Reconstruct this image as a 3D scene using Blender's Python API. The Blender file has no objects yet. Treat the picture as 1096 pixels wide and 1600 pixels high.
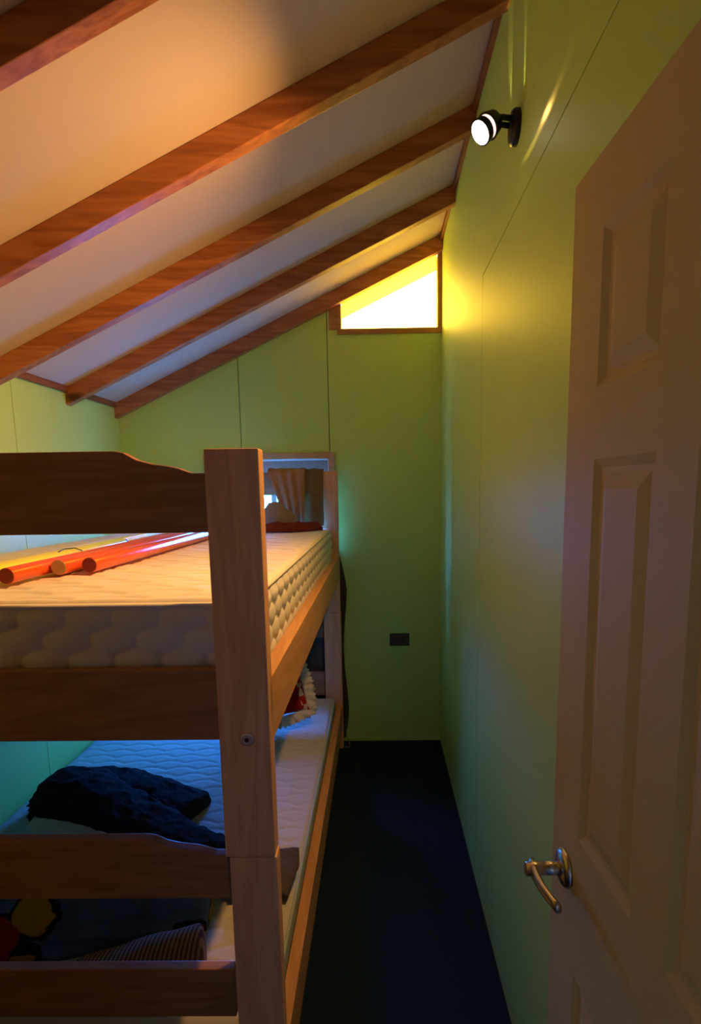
import bpy, bmesh, math, random
from mathutils import Vector, Matrix, noise
random.seed(7)
R = math.radians
scene = bpy.context.scene
COL = scene.collection

# ------------------------------------------------------------------ camera
cam_data = bpy.data.cameras.new('camera')
cam = bpy.data.objects.new('camera', cam_data)
COL.objects.link(cam)
scene.camera = cam
CAM_H, YAW, PITCH, ROLL = 1.5538, -0.0137, -0.1468, -0.0145
Fv = Vector((math.sin(YAW) * math.cos(PITCH), math.cos(YAW) * math.cos(PITCH), math.sin(PITCH)))
Rv0 = Vector((math.cos(YAW), -math.sin(YAW), 0))
Uv0 = Rv0.cross(Fv)
Rv = Rv0 * math.cos(ROLL) + Uv0 * math.sin(ROLL)
Uv = Uv0 * math.cos(ROLL) - Rv0 * math.sin(ROLL)
m = Matrix.Identity(4)
for i in range(3):
    m[i][0], m[i][1], m[i][2] = Rv[i], Uv[i], -Fv[i]
m[2][3] = CAM_H
cam.matrix_world = m
cam_data.sensor_fit = 'VERTICAL'
cam_data.sensor_height = 36.0
cam_data.lens = 899.5 / 1600 * 36
cam_data.shift_x = -30.97 / 1600
cam_data.shift_y = 97.16 / 1600
cam_data.clip_start = 0.02

# ------------------------------------------------------------------ world, exposure
SKY = 190.0
world = bpy.data.worlds.new('world')
scene.world = world
world.use_nodes = True
wn, wl = world.node_tree.nodes, world.node_tree.links
wn.clear()
wo = wn.new('ShaderNodeOutputWorld')
wb = wn.new('ShaderNodeBackground')
wr = wn.new('ShaderNodeValToRGB')
wt = wn.new('ShaderNodeTexCoord')
ws = wn.new('ShaderNodeSeparateXYZ')
wm = wn.new('ShaderNodeMapRange')
wm.inputs['From Min'].default_value = -1
wm.inputs['From Max'].default_value = 1
wl.new(wt.outputs['Generated'], ws.inputs[0])
wl.new(ws.outputs['Z'], wm.inputs['Value'])
wl.new(wm.outputs[0], wr.inputs[0])
wl.new(wr.outputs[0], wb.inputs[0])
wr.color_ramp.elements[0].position = 0.47
wr.color_ramp.elements[0].color = (0.05, 0.09, 0.15, 1)      # ground outside
wr.color_ramp.elements[1].position = 0.51
wr.color_ramp.elements[1].color = (0.22, 0.40, 1.0, 1)       # daylight sky
wb.inputs['Strength'].default_value = SKY
wl.new(wb.outputs[0], wo.inputs[0])

vs = scene.view_settings
vs.view_transform = 'Standard'
vs.look = 'None'
vs.gamma = 1.0
vs.use_curve_mapping = False
vs.exposure = 0.0
scene.cycles.use_denoising = True
scene.cycles.max_bounces = 10
scene.cycles.diffuse_bounces = 6
scene.cycles.transparent_max_bounces = 12
scene.cycles.sample_clamp_indirect = 10.0

# ------------------------------------------------------------------ room dimensions
D = 3.404                       # back wall
XR, XL = 0.3743, -1.4911        # right and left wall
Y0 = 0.28                       # inner face of the near wall
SL = 0.4641
def zc(x): return 2.9207 - SL * (XR - x)      # underside of the sloping ceiling
WX0, WX1, WZ0, WZ1 = -0.99, -0.255, 0.55, 1.755          # daylight window opening
AX0, AX1, AZ0 = -0.214, XR, 2.42                         # amber window opening

def portal(name, loc, sx, sy):
    l = bpy.data.lights.new(name, 'AREA')
    l.shape = 'RECTANGLE'
    l.size, l.size_y = sx, sy
    l.cycles.is_portal = True
    o = bpy.data.objects.new(name, l)
    COL.objects.link(o)
    o.location = loc
    o.rotation_euler = (R(-90), 0, 0)
    return o
portal('daylight_portal', ((WX0 + WX1) / 2, D + 0.13, (WZ0 + WZ1) / 2), WX1 - WX0, WZ1 - WZ0)
portal('amber_portal', ((AX0 + AX1) / 2, D + 0.13, 2.66), AX1 - AX0, 0.48)

# ------------------------------------------------------------------ materials
def mat(name, color, rough=0.6, spec=0.3, metal=0.0, noise_amt=0.0, noise_scale=8.0, bump=0.0, bump_scale=200.0):
    mt = bpy.data.materials.new(name)
    mt.use_nodes = True
    n, l = mt.node_tree.nodes, mt.node_tree.links
    b = n['Principled BSDF']
    b.inputs['Base Color'].default_value = (*color, 1)
    b.inputs['Roughness'].default_value = rough
    b.inputs['Specular IOR Level'].default_value = spec
    b.inputs['Metallic'].default_value = metal
    tc = n.new('ShaderNodeTexCoord')
    if noise_amt:
        nz = n.new('ShaderNodeTexNoise')
        nz.inputs['Scale'].default_value = noise_scale
        nz.inputs['Detail'].default_value = 5
        mx = n.new('ShaderNodeMix')
        mx.data_type = 'RGBA'
        mx.inputs['A'].default_value = (*[c * (1 - noise_amt) for c in color], 1)
        mx.inputs['B'].default_value = (*[min(1, c * (1 + noise_amt)) for c in color], 1)
        l.new(tc.outputs['Object'], nz.inputs['Vector'])
        l.new(nz.outputs['Fac'], mx.inputs['Factor'])
        l.new(mx.outputs['Result'], b.inputs['Base Color'])
    if bump:
        nb = n.new('ShaderNodeTexNoise')
        nb.inputs['Scale'].default_value = bump_scale
        nb.inputs['Detail'].default_value = 3
        bp = n.new('ShaderNodeBump')
        bp.inputs['Strength'].default_value = bump
        bp.inputs['Distance'].default_value = 0.002
        l.new(tc.outputs['Object'], nb.inputs['Vector'])
        l.new(nb.outputs['Fac'], bp.inputs['Height'])
        l.new(bp.outputs[0], b.inputs['Normal'])
    return mt

def wood(name, dark, light, axis, rough=0.45, scale=1.0, knots=0.0, offset=0.0):
    mt = bpy.data.materials.new(name)
    mt.use_nodes = True
    n, l = mt.node_tree.nodes, mt.node_tree.links
    b = n['Principled BSDF']
    b.inputs['Roughness'].default_value = rough
    b.inputs['Specular IOR Level'].default_value = 0.35
    tc = n.new('ShaderNodeTexCoord')
    mp = n.new('ShaderNodeMapping')
    s = [9.0 * scale] * 3
    s['xyz'.index(axis)] = 0.9 * scale
    mp.inputs['Scale'].default_value = s
    mp.inputs['Location'].default_value = (offset, offset * 1.7, offset * .6)
    l.new(tc.outputs['Object'], mp.inputs['Vector'])
    n1 = n.new('ShaderNodeTexNoise')
    n1.inputs['Scale'].default_value = 1.6
    n1.inputs['Detail'].default_value = 3
    n1.inputs['Distortion'].default_value = 0.8
    l.new(mp.outputs[0], n1.inputs['Vector'])
    mu = n.new('ShaderNodeMath')
    mu.operation = 'MULTIPLY'
    mu.inputs[1].default_value = 9
    fr = n.new('ShaderNodeMath')
    fr.operation = 'PINGPONG'
    fr.inputs[1].default_value = 1
    l.new(n1.outputs['Fac'], mu.inputs[0])
    l.new(mu.outputs[0], fr.inputs[0])
    n2 = n.new('ShaderNodeTexNoise')
    n2.inputs['Scale'].default_value = 14
    n2.inputs['Detail'].default_value = 4
    l.new(mp.outputs[0], n2.inputs['Vector'])
    ad = n.new('ShaderNodeMix')
    ad.data_type = 'FLOAT'
    ad.inputs['Factor'].default_value = 0.6
    l.new(fr.outputs[0], ad.inputs['A'])
    l.new(n2.outputs['Fac'], ad.inputs['B'])
    rp = n.new('ShaderNodeValToRGB')
    rp.color_ramp.elements[0].color = (*dark, 1)
    rp.color_ramp.elements[1].color = (*light, 1)
    rp.color_ramp.elements[0].position = 0.15
    rp.color_ramp.elements[1].position = 0.8
    l.new(ad.outputs[0], rp.inputs[0])
    last = rp.outputs[0]
    if knots:
        vo = n.new('ShaderNodeTexVoronoi')
        vo.inputs['Scale'].default_value = knots
        mk = n.new('ShaderNodeMapping')
        k = [1.0] * 3
        k['xyz'.index(axis)] = 0.45
        mk.inputs['Scale'].default_value = k
        l.new(tc.outputs['Object'], mk.inputs['Vector'])
        l.new(mk.outputs[0], vo.inputs['Vector'])
        kr = n.new('ShaderNodeValToRGB')
        kr.color_ramp.elements[0].position = 0.04
        kr.color_ramp.elements[0].color = (1, 1, 1, 1)
        kr.color_ramp.elements[1].position = 0.09
        kr.color_ramp.elements[1].color = (0, 0, 0, 1)
        l.new(vo.outputs['Distance'], kr.inputs[0])
        mx = n.new('ShaderNodeMix')
        mx.data_type = 'RGBA'
        l.new(kr.outputs[0], mx.inputs['Factor'])
        l.new(last, mx.inputs['A'])
        mx.inputs['B'].default_value = (*[c * .35 for c in dark], 1)
        last = mx.outputs['Result']
    l.new(last, b.inputs['Base Color'])
    return mt

M = {}
GREEN = (0.50, 0.71, 0.17)
M['green'] = mat('green_paint', GREEN, 0.5, 0.3, noise_amt=0.05, noise_scale=3, bump=0.12, bump_scale=60)
M['gap'] = mat('panel_gap_dark', (0.03, 0.035, 0.015), 0.9, 0.1)
M['ceil'] = mat('ceiling_board', (0.62, 0.51, 0.40), 0.75, 0.2, noise_amt=0.04, noise_scale=2, bump=0.08, bump_scale=40)
M['carpet'] = mat('dark_carpet', (0.008, 0.022, 0.036), 0.95, 0.1, noise_amt=0.5, noise_scale=120, bump=0.8, bump_scale=500)
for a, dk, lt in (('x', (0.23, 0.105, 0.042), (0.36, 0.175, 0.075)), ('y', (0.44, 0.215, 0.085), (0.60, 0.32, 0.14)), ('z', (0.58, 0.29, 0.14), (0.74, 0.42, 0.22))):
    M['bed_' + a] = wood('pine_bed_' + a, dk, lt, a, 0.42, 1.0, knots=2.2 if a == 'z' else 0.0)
M['rafter'] = wood('stained_rafter_wood', (0.24, 0.075, 0.022), (0.50, 0.19, 0.06), 'x', 0.4, 0.8, knots=2.6)
M['trim'] = wood('stained_trim_wood', (0.16, 0.055, 0.016), (0.30, 0.11, 0.035), 'y', 0.45)
M['casing'] = wood('pine_casing', (0.48, 0.29, 0.14), (0.62, 0.40, 0.22), 'x', 0.45)
M['sash'] = wood('reddish_sash_wood', (0.30, 0.14, 0.09), (0.42, 0.21, 0.13), 'x', 0.5)
M['amber_frame'] = wood('amber_window_frame_wood', (0.30, 0.13, 0.03), (0.46, 0.22, 0.06), 'x', 0.45)
M['white'] = mat('white_bead', (0.75, 0.75, 0.72), 0.4, 0.4)
M['door'] = mat('door_paint', (0.58, 0.46, 0.21), 0.6, 0.2, noise_amt=0.03, noise_scale=5)
M['metal'] = mat('satin_nickel', (0.62, 0.56, 0.48), 0.28, 0.5, 1.0)
M['steel'] = mat('bolt_steel', (0.6, 0.58, 0.55), 0.3, 0.5, 1.0)
M['black'] = mat('black_plastic', (0.012, 0.011, 0.010), 0.4, 0.4)
M['bead_tape'] = mat('mattress_tape', (0.70, 0.66, 0.55), 0.7, 0.2)
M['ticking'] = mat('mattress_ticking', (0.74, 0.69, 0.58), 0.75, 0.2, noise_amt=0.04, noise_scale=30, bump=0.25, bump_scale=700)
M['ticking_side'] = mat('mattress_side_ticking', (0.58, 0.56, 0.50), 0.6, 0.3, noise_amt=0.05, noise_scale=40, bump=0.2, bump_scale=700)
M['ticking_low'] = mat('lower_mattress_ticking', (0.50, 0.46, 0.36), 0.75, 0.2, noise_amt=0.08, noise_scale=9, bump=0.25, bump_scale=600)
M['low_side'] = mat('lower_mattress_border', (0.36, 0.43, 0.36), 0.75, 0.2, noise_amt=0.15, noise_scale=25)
M['red_pole'] = mat('orange_red_pole_paint', (0.72, 0.10, 0.018), 0.25, 0.5, noise_amt=0.10, noise_scale=14)
M['red_end'] = mat('dark_red_pole_end', (0.22, 0.030, 0.018), 0.5, 0.3)
M['tan_end'] = mat('raw_wood_pole_end', (0.52, 0.33, 0.15), 0.7, 0.2, noise_amt=0.1, noise_scale=60)
M['yellow'] = mat('yellow_slat_paint', (0.95, 0.82, 0.02), 0.35, 0.4, noise_amt=0.06, noise_scale=20)
M['pale_slat'] = mat('pale_slat_wood', (0.78, 0.58, 0.34), 0.5, 0.3, noise_amt=0.08, noise_scale=20)
M['white_slat'] = mat('white_slat_paint', (0.80, 0.79, 0.75), 0.4, 0.3)
M['blanket'] = mat('dark_wool_blanket', (0.028, 0.025, 0.028), 0.95, 0.05, noise_amt=0.5, noise_scale=90, bump=1.0, bump_scale=220)
M['blanket_end'] = mat('grey_brown_wool', (0.085, 0.068, 0.062), 0.95, 0.05, noise_amt=0.35, noise_scale=120, bump=0.8, bump_scale=260)
M['paper'] = mat('cream_cloth', (0.62, 0.55, 0.42), 0.8, 0.2, noise_amt=0.15, noise_scale=14)
M['tan_cloth'] = mat('tan_garment_cloth', (0.33, 0.20, 0.105), 0.85, 0.1, noise_amt=0.12, noise_scale=20, bump=0.3, bump_scale=300)
M['olive_cloth'] = mat('olive_garment_cloth', (0.17, 0.125, 0.045), 0.85, 0.1, noise_amt=0.15, noise_scale=20, bump=0.3, bump_scale=300)
M['grey_cloth'] = mat('grey_pillow_cloth', (0.24, 0.20, 0.15), 0.85, 0.1, noise_amt=0.1, noise_scale=14)
M['maroon'] = mat('maroon_cloth', (0.14, 0.028, 0.022), 0.85, 0.1, noise_amt=0.25, noise_scale=25, bump=0.4, bump_scale=200)
M['brown_cloth'] = mat('brown_hanging_cloth', (0.085, 0.055, 0.035), 0.9, 0.1, noise_amt=0.2, noise_scale=12, bump=0.3, bump_scale=200)
M['lace'] = mat('white_lace', (0.66, 0.64, 0.56), 0.8, 0.2, noise_amt=0.25, noise_scale=55)
M['outlet'] = mat('brown_outlet_plastic', (0.055, 0.042, 0.025), 0.35, 0.5)
M['outlet_dark'] = mat('dark_outlet_slot', (0.006, 0.006, 0.005), 0.4, 0.4)
M['hall'] = mat('hall_wall_paint', (0.14, 0.10, 0.06), 0.7, 0.2)
M['near'] = wood('pine_near_wall_boards', (0.17, 0.085, 0.04), (0.25, 0.13, 0.065), 'z', 0.5)
M['eave'] = mat('eave_boards', (0.20, 0.12, 0.06), 0.7, 0.2)

def ramp_mat(name, rough, build):
    mt = bpy.data.materials.new(name)
    mt.use_nodes = True
    n, l = mt.node_tree.nodes, mt.node_tree.links
    b = n['Principled BSDF']
    b.inputs['Roughness'].default_value = rough
    b.inputs['Specular IOR Level'].default_value = 0.15
    tc = n.new('ShaderNodeTexCoord')
    l.new(build(n, l, tc), b.inputs['Base Color'])
    return mt
def mix_node(n, l, fac, a, b):
    mx = n.new('ShaderNodeMix')
    mx.data_type = 'RGBA'
    l.new(fac, mx.inputs['Factor'])
    for v, k in ((a, 'A'), (b, 'B')):
        if isinstance(v, tuple): mx.inputs[k].default_value = (*v, 1)
        else: l.new(v, mx.inputs[k])
    return mx.outputs['Result']
def step_node(n, l, v, lo, hi):
    mr = n.new('ShaderNodeMapRange')
    mr.inputs['From Min'].default_value = lo
    mr.inputs['From Max'].default_value = hi
    l.new(v, mr.inputs['Value'])
    return mr.outputs[0]
def stripes(n, l, tc):
    w = n.new('ShaderNodeTexWave')
    w.bands_direction = 'X'
    w.inputs['Scale'].default_value = 28
    w.inputs['Distortion'].default_value = 0.6
    w.inputs['Detail'].default_value = 1
    l.new(tc.outputs['Object'], w.inputs['Vector'])
    return mix_node(n, l, step_node(n, l, w.outputs['Fac'], 0.35, 0.65), (0.10, 0.045, 0.035), (0.34, 0.20, 0.13))
M['stripe'] = ramp_mat('brown_striped_cloth', 0.9, stripes)
def quilt_print(n, l, tc):
    v = n.new('ShaderNodeTexVoronoi')
    v.inputs['Scale'].default_value = 6.5
    nz = n.new('ShaderNodeTexNoise')
    nz.inputs['Scale'].default_value = 9
    l.new(tc.outputs['Object'], nz.inputs['Vector'])
    ad = n.new('ShaderNodeVectorMath')
    ad.operation = 'MULTIPLY_ADD'
    ad.inputs[1].default_value = (0.09, 0.09, 0.09)
    l.new(nz.outputs['Color'], ad.inputs[0])
    l.new(tc.outputs['Object'], ad.inputs[2])
    l.new(ad.outputs[0], v.inputs['Vector'])
    base = mix_node(n, l, nz.outputs['Fac'], (0.035, 0.060, 0.14), (0.11, 0.19, 0.40))
    ring = mix_node(n, l, step_node(n, l, v.outputs['Distance'], 0.40, 0.42), (0.008, 0.010, 0.018), base)
    sp = n.new('ShaderNodeSeparateColor')
    l.new(v.outputs['Color'], sp.inputs[0])
    pick = mix_node(n, l, step_node(n, l, sp.outputs[0], 0.70, 0.72), (0.42, 0.23, 0.02), (0.28, 0.025, 0.02))
    return mix_node(n, l, step_node(n, l, v.outputs['Distance'], 0.33, 0.35), pick, ring)
M['quilt'] = ramp_mat('blue_printed_quilt', 0.9, quilt_print)
def red_check(n, l, tc):
    c = n.new('ShaderNodeTexChecker')
    c.inputs['Scale'].default_value = 24
    c.inputs['Color1'].default_value = (0.34, 0.012, 0.015, 1)
    c.inputs['Color2'].default_value = (0.60, 0.52, 0.42, 1)
    l.new(tc.outputs['Object'], c.inputs['Vector'])
    nz = n.new('ShaderNodeTexNoise')
    nz.inputs['Scale'].default_value = 7
    l.new(tc.outputs['Object'], nz.inputs['Vector'])
    return mix_node(n, l, step_node(n, l, nz.outputs['Fac'], 0.52, 0.55), (0.30, 0.008, 0.012), c.outputs['Color'])
M['red_check'] = ramp_mat('red_checked_cloth', 0.85, red_check)

def emit(name, color, strength):
    mt = bpy.data.materials.new(name)
    mt.use_nodes = True
    n, l = mt.node_tree.nodes, mt.node_tree.links
    n.clear()
    o = n.new('ShaderNodeOutputMaterial')
    e = n.new('ShaderNodeEmission')
    e.inputs[0].default_value = (*color, 1)
    e.inputs[1].default_value = strength
    l.new(e.outputs[0], o.inputs[0])
    return mt
M['bulb'] = emit('lit_bulb_face', (1.0, 0.93, 0.82), 9)
M['bulb_leak'] = emit('lit_bulb_reflector', (1.0, 0.62, 0.50), 2.2)

def pane_mat(name, tint, diffuse=0.0, wavy=0.0):
    mt = bpy.data.materials.new(name)
    mt.use_nodes = True
    n, l = mt.node_tree.nodes, mt.node_tree.links
    n.clear()
    o = n.new('ShaderNodeOutputMaterial')
    t = n.new('ShaderNodeBsdfTransparent')
    t.inputs[0].default_value = (*tint, 1)
    g = n.new('ShaderNodeBsdfGlossy')
    g.inputs['Roughness'].default_value = 0.08
    mx = n.new('ShaderNodeMixShader')
    mx.inputs[0].default_value = 0.04
    l.new(g.outputs[0], mx.inputs[2])
    if diffuse:
        tr = n.new('ShaderNodeBsdfTranslucent')
        tr.inputs[0].default_value = (*tint, 1)
        m2 = n.new('ShaderNodeMixShader')
        m2.inputs[0].default_value = diffuse
        l.new(t.outputs[0], m2.inputs[1])
        l.new(tr.outputs[0], m2.inputs[2])
        l.new(m2.outputs[0], mx.inputs[1])
    else:
        l.new(t.outputs[0], mx.inputs[1])
    l.new(mx.outputs[0], o.inputs[0])
    return mt
M['glass'] = pane_mat('daylight_tint_glass', (0.32, 0.70, 1.0))  # blue of the daylight put into the pane colour, leaving the sky warmer
M['amber'] = pane_mat('amber_ribbed_sheet', (0.88, 0.29, 0.010), diffuse=0.45)

# ------------------------------------------------------------------ mesh helpers
def link(name, me, material, parent=None, smooth=False):
    me.materials.append(material) if material else None
    o = bpy.data.objects.new(name, me)
    COL.objects.link(o)
    if smooth:
        for p in me.polygons: p.use_smooth = True
    if parent is not None:
        o.parent = parent
        if parent.type == 'EMPTY':          # meshes are modelled in room coordinates
            o.matrix_parent_inverse = Matrix.Translation(-parent.location)
    return o
def tag(o, label, cat, group=None, kind=None):
    o['label'] = label
    o['category'] = cat
    if group: o['group'] = group
    if kind: o['kind'] = kind
    return o
def empty(name, loc, label, cat, group=None, kind=None):
    o = bpy.data.objects.new(name, None)
    o.empty_display_size = 0.05
    COL.objects.link(o)
    o.location = loc
    return tag(o, label, cat, group, kind)
def pyd(name, verts, faces, material, parent=None, smooth=False):
    me = bpy.data.meshes.new(name)
    me.from_pydata([tuple(v) for v in verts], [], faces)
    me.update()
    return link(name, me, material, parent, smooth)
def from_bm(name, bm, material, parent=None, smooth=False):
    bmesh.ops.recalc_face_normals(bm, faces=bm.faces)
    me = bpy.data.meshes.new(name)
    bm.to_mesh(me)
    bm.free()
    return link(name, me, material, parent, smooth)
def bm_box(bm, x0, x1, y0, y1, z0, z1):
    vs_ = [bm.verts.new(p) for p in ((x0, y0, z0), (x1, y0, z0), (x1, y1, z0), (x0, y1, z0), (x0, y0, z1), (x1, y0, z1), (x1, y1, z1), (x0, y1, z1))]
    for f in ((0, 3, 2, 1), (4, 5, 6, 7), (0, 1, 5, 4), (1, 2, 6, 5), (2, 3, 7, 6), (3, 0, 4, 7)):
        bm.faces.new([vs_[i] for i in f])
    return vs_
def box(name, x0, x1, y0, y1, z0, z1, material, parent=None, bevel=0.0):
    bm = bmesh.new()
    bm_box(bm, x0, x1, y0, y1, z0, z1)
    if bevel:
        bmesh.ops.bevel(bm, geom=bm.edges[:], offset=bevel, segments=2, affect='EDGES', profile=0.6)
    return from_bm(name, bm, material, parent)
def prism(name, poly, axis, a0, a1, material, parent=None, bevel=0.0):
    """poly in the plane across axis: axis y -> (x, z); axis x -> (y, z); axis z -> (x, y)"""
    def P(p, a): return {'y': (p[0], a, p[1]), 'x': (a, p[0], p[1]), 'z': (p[0], p[1], a)}[axis]
    bm = bmesh.new()
    A = [bm.verts.new(P(p, a0)) for p in poly]
    B = [bm.verts.new(P(p, a1)) for p in poly]
    bm.faces.new(A)
    bm.faces.new(B[::-1])
    k = len(poly)
    for i in range(k):
        bm.faces.new((A[i], B[i], B[(i + 1) % k], A[(i + 1) % k]))
    bmesh.ops.recalc_face_normals(bm, faces=bm.faces)
    if bevel:
        es = [e for e in bm.edges if e.calc_face_angle(0) > 0.5]
        bmesh.ops.bevel(bm, geom=es, offset=bevel, segments=2, affect='EDGES', profile=0.6)
    bmesh.ops.triangulate(bm, faces=[f for f in bm.faces if len(f.verts) > 4])
    return from_bm(name, bm, material, parent)
def frame_of(d):
    d = d.normalized()
    a = Vector((0, 0, 1)) if abs(d.z) < 0.9 else Vector((1, 0, 0))
    u = d.cross(a).normalized()
    return u, d.cross(u).normalized()
def bm_lathe(bm, p0, d, prof, seg=32, caps=True):
    """prof: list of (distance along d, radius)"""
    d = Vector(d).normalized()
    u, v = frame_of(d)
    p0 = Vector(p0)
    rings = []
    for t, r in prof:
        rings.append([bm.verts.new(p0 + d * t + (u * math.cos(6.283185 * i / seg) + v * math.sin(6.283185 * i / seg)) * r) for i in range(seg)])
    for a, b in zip(rings, rings[1:]):
        for i in range(seg):
            bm.faces.new((a[i], a[(i + 1) % seg], b[(i + 1) % seg], b[i]))
    if caps:
        bm.faces.new(rings[0][::-1])
        bm.faces.new(rings[-1])
def lathe(name, p0, d, prof, material, parent=None, seg=32, smooth=True):
    bm = bmesh.new()
    bm_lathe(bm, p0, d, prof, seg)
    o = from_bm(name, bm, material, parent)
    if smooth:
        for p in o.data.polygons: p.use_smooth = len(p.vertices) == 4
    return o
def tube(name, pts, r, material, parent=None, seg=12):
    bm = bmesh.new()
    pts = [Vector(p) for p in pts]
    rings = []
    for i, p in enumerate(pts):
        d = (pts[min(i + 1, len(pts) - 1)] - pts[max(i - 1, 0)])
        u, v = frame_of(d)
        rr = r[i] if isinstance(r, (list, tuple)) else r
        rings.append([bm.verts.new(p + (u * math.cos(6.283185 * k / seg) + v * math.sin(6.283185 * k / seg)) * rr) for k in range(seg)])
    for a, b in zip(rings, rings[1:]):
        for i in range(seg):
            bm.faces.new((a[i], a[(i + 1) % seg], b[(i + 1) % seg], b[i]))
    bm.faces.new(rings[0][::-1])
    bm.faces.new(rings[-1])
    return from_bm(name, bm, material, parent, True)
def grid(name, nu, nv, f, material, parent=None, thick=0.0, sub=0):
    verts = [f(i / nu, j / nv) for j in range(nv + 1) for i in range(nu + 1)]
    faces = [(j * (nu + 1) + i, j * (nu + 1) + i + 1, (j + 1) * (nu + 1) + i + 1, (j + 1) * (nu + 1) + i) for j in range(nv) for i in range(nu)]
    o = pyd(name, verts, faces, material, parent, True)
    if thick:
        md = o.modifiers.new('thickness', 'SOLIDIFY')
        md.thickness = thick
        md.offset = 0
    return o
def fbm(x, y, z=0.0, s=1.0):
    return noise.fractal(Vector((x * s, y * s, z * s)), 0.8, 2.0, 4)
def lump(name, path, base, material, parent=None, nl=60, nr=28, amp=0.01, ns=8.0, power=2.4):
    """soft cloth body lying on z=base: path of (x, y, half width, height), rounded cross section, flat underside"""
    def interp(t):
        k = t * (len(path) - 1)
        i = min(int(k), len(path) - 2)
        f = k - i
        f = f * f * (3 - 2 * f)
        return [path[i][q] * (1 - f) + path[i + 1][q] * f for q in range(4)]
    verts, faces = [], []
    for a in range(nl + 1):
        t = a / nl
        x, y, w, h = interp(t)
        x2, y2 = interp(min(1, t + .02))[:2]
        x1, y1 = interp(max(0, t - .02))[:2]
        d = Vector((x2 - x1, y2 - y1, 0)).normalized()
        s = Vector((-d.y, d.x, 0))
        e = min(t, 1 - t) / 0.09
        cap = 1.0 if e >= 1 else (1 - (1 - e) ** 2.2) ** 0.5
        cap = max(cap, 0.06)
        for b in range(nr + 1):
            an = math.pi * b / nr
            cx, sz = math.cos(an), math.sin(an)
            ux = math.copysign(abs(cx) ** (2 / power), cx)
            uz = abs(sz) ** (2 / power)
            p = Vector((x, y, 0)) + s * (ux * w * (0.35 + 0.65 * cap))
            q = fbm(p.x, p.y, uz * .3 + base, ns)
            zz = base + uz * h * cap + (amp * q * (uz if uz > .05 else 0))
            p += s * (amp * 0.9 * fbm(p.x + 5, p.y, uz, ns) * (1 if uz > .02 else 0.5))
            verts.append((p.x, p.y, max(zz, base)))
    w_ = nr + 1
    for a in range(nl):
        for b in range(nr):
            faces.append((a * w_ + b, a * w_ + b + 1, (a + 1) * w_ + b + 1, (a + 1) * w_ + b))
        faces.append((a * w_ + nr, a * w_, (a + 1) * w_, (a + 1) * w_ + nr))
    faces.append(tuple(range(nr, -1, -1)))
    faces.append(tuple(nl * w_ + b for b in range(nr + 1)))
    return pyd(name, verts, faces, material, parent, True)

# ------------------------------------------------------------------ the setting
box_floor = box('floor', XL - .02, XR + .02, -1.62, D + .02, -0.05, 0.0, M['carpet'])
tag(box_floor, 'dark carpeted floor of the narrow aisle beside the bunk bed', 'floor', kind='structure')

# ceiling slab with its rafters
ceil = prism('ceiling', [(XL - .35, zc(XL - .35)), (XR + .12, zc(XR + .12)), (XR + .12, zc(XR + .12) + .04), (XL - .35, zc(XL - .35) + .04)], 'y', Y0 - .1, D + .42, M['ceil'])
tag(ceil, 'sloping pale ceiling boards crossed by stained rafters', 'ceiling', kind='structure')
RH, RW = 0.0815, 0.046
for y in (0.62, 1.1935, 1.7412, 2.2913, 2.8396, D - RW):
    x0, x1 = XL + .001, XR - .001
    prism('rafter', [(x0, zc(x0) - RH), (x1, zc(x1) - RH), (x1, zc(x1) - .0005), (x0, zc(x0) - .0005)], 'y', y, y + RW, M['rafter'], ceil, bevel=0.003)

# back wall: dark core with openings, green boards in front with open joints
YB = D + 0.012
wall_back = prism('wall_back', [(XL - .02, 0), (WX0, 0), (WX0, zc(WX0)), (XL - .02, zc(XL - .02))], 'y', YB, YB + .1, M['gap'])
tag(wall_back, 'green panelled end wall holding both windows', 'wall', kind='structure')
bm = bmesh.new()
bm.from_mesh(wall_back.data)
def add_prism(bm, poly, y0, y1):
    A = [bm.verts.new((p[0], y0, p[1])) for p in poly]
    B = [bm.verts.new((p[0], y1, p[1])) for p in poly]
    bm.faces.new(A); bm.faces.new(B[::-1])
    for i in range(len(poly)):
        k = (i + 1) % len(poly)
        bm.faces.new((A[i], B[i], B[k], A[k]))
add_prism(bm, [(WX0, 0), (WX1, 0), (WX1, WZ0), (WX0, WZ0)], YB, YB + .1)
add_prism(bm, [(WX0, WZ1), (WX1, WZ1), (WX1, zc(WX1)), (WX0, zc(WX0))], YB, YB + .1)
add_prism(bm, [(WX1, 0), (XR + .02, 0), (XR + .02, AZ0), (WX1, AZ0)], YB, YB + .1)
add_prism(bm, [(WX1, AZ0), (AX0, AZ0), (AX0, zc(AX0)), (WX1, zc(WX1))], YB, YB + .1)
bmesh.ops.recalc_face_normals(bm, faces=bm.faces)
bm.to_mesh(wall_back.data)
bm.free()
g = 0.002
S1, S2 = -0.784, -0.272
for poly in (
    [(XL, 0), (S1 - g, 0), (S1 - g, WZ0), (WX0, WZ0), (WX0, WZ1), (S1 - g, WZ1), (S1 - g, zc(S1 - g)), (XL, zc(XL))],
    [(S1 + g, 0), (S2 - g, 0), (S2 - g, WZ0), (S1 + g, WZ0)],
    [(S1 + g, WZ1), (S2 - g, WZ1), (S2 - g, zc(S2 - g)), (S1 + g, zc(S1 + g))],
    [(S2 + g, 0), (XR, 0), (XR, AZ0), (AX0, AZ0), (AX0, zc(AX0)), (S2 + g, zc(S2 + g)), (S2 + g, WZ1), (WX1, WZ1), (WX1, WZ0), (S2 + g, WZ0)]):
    prism('panel', poly, 'y', D, YB, M['green'], wall_back)

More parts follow.
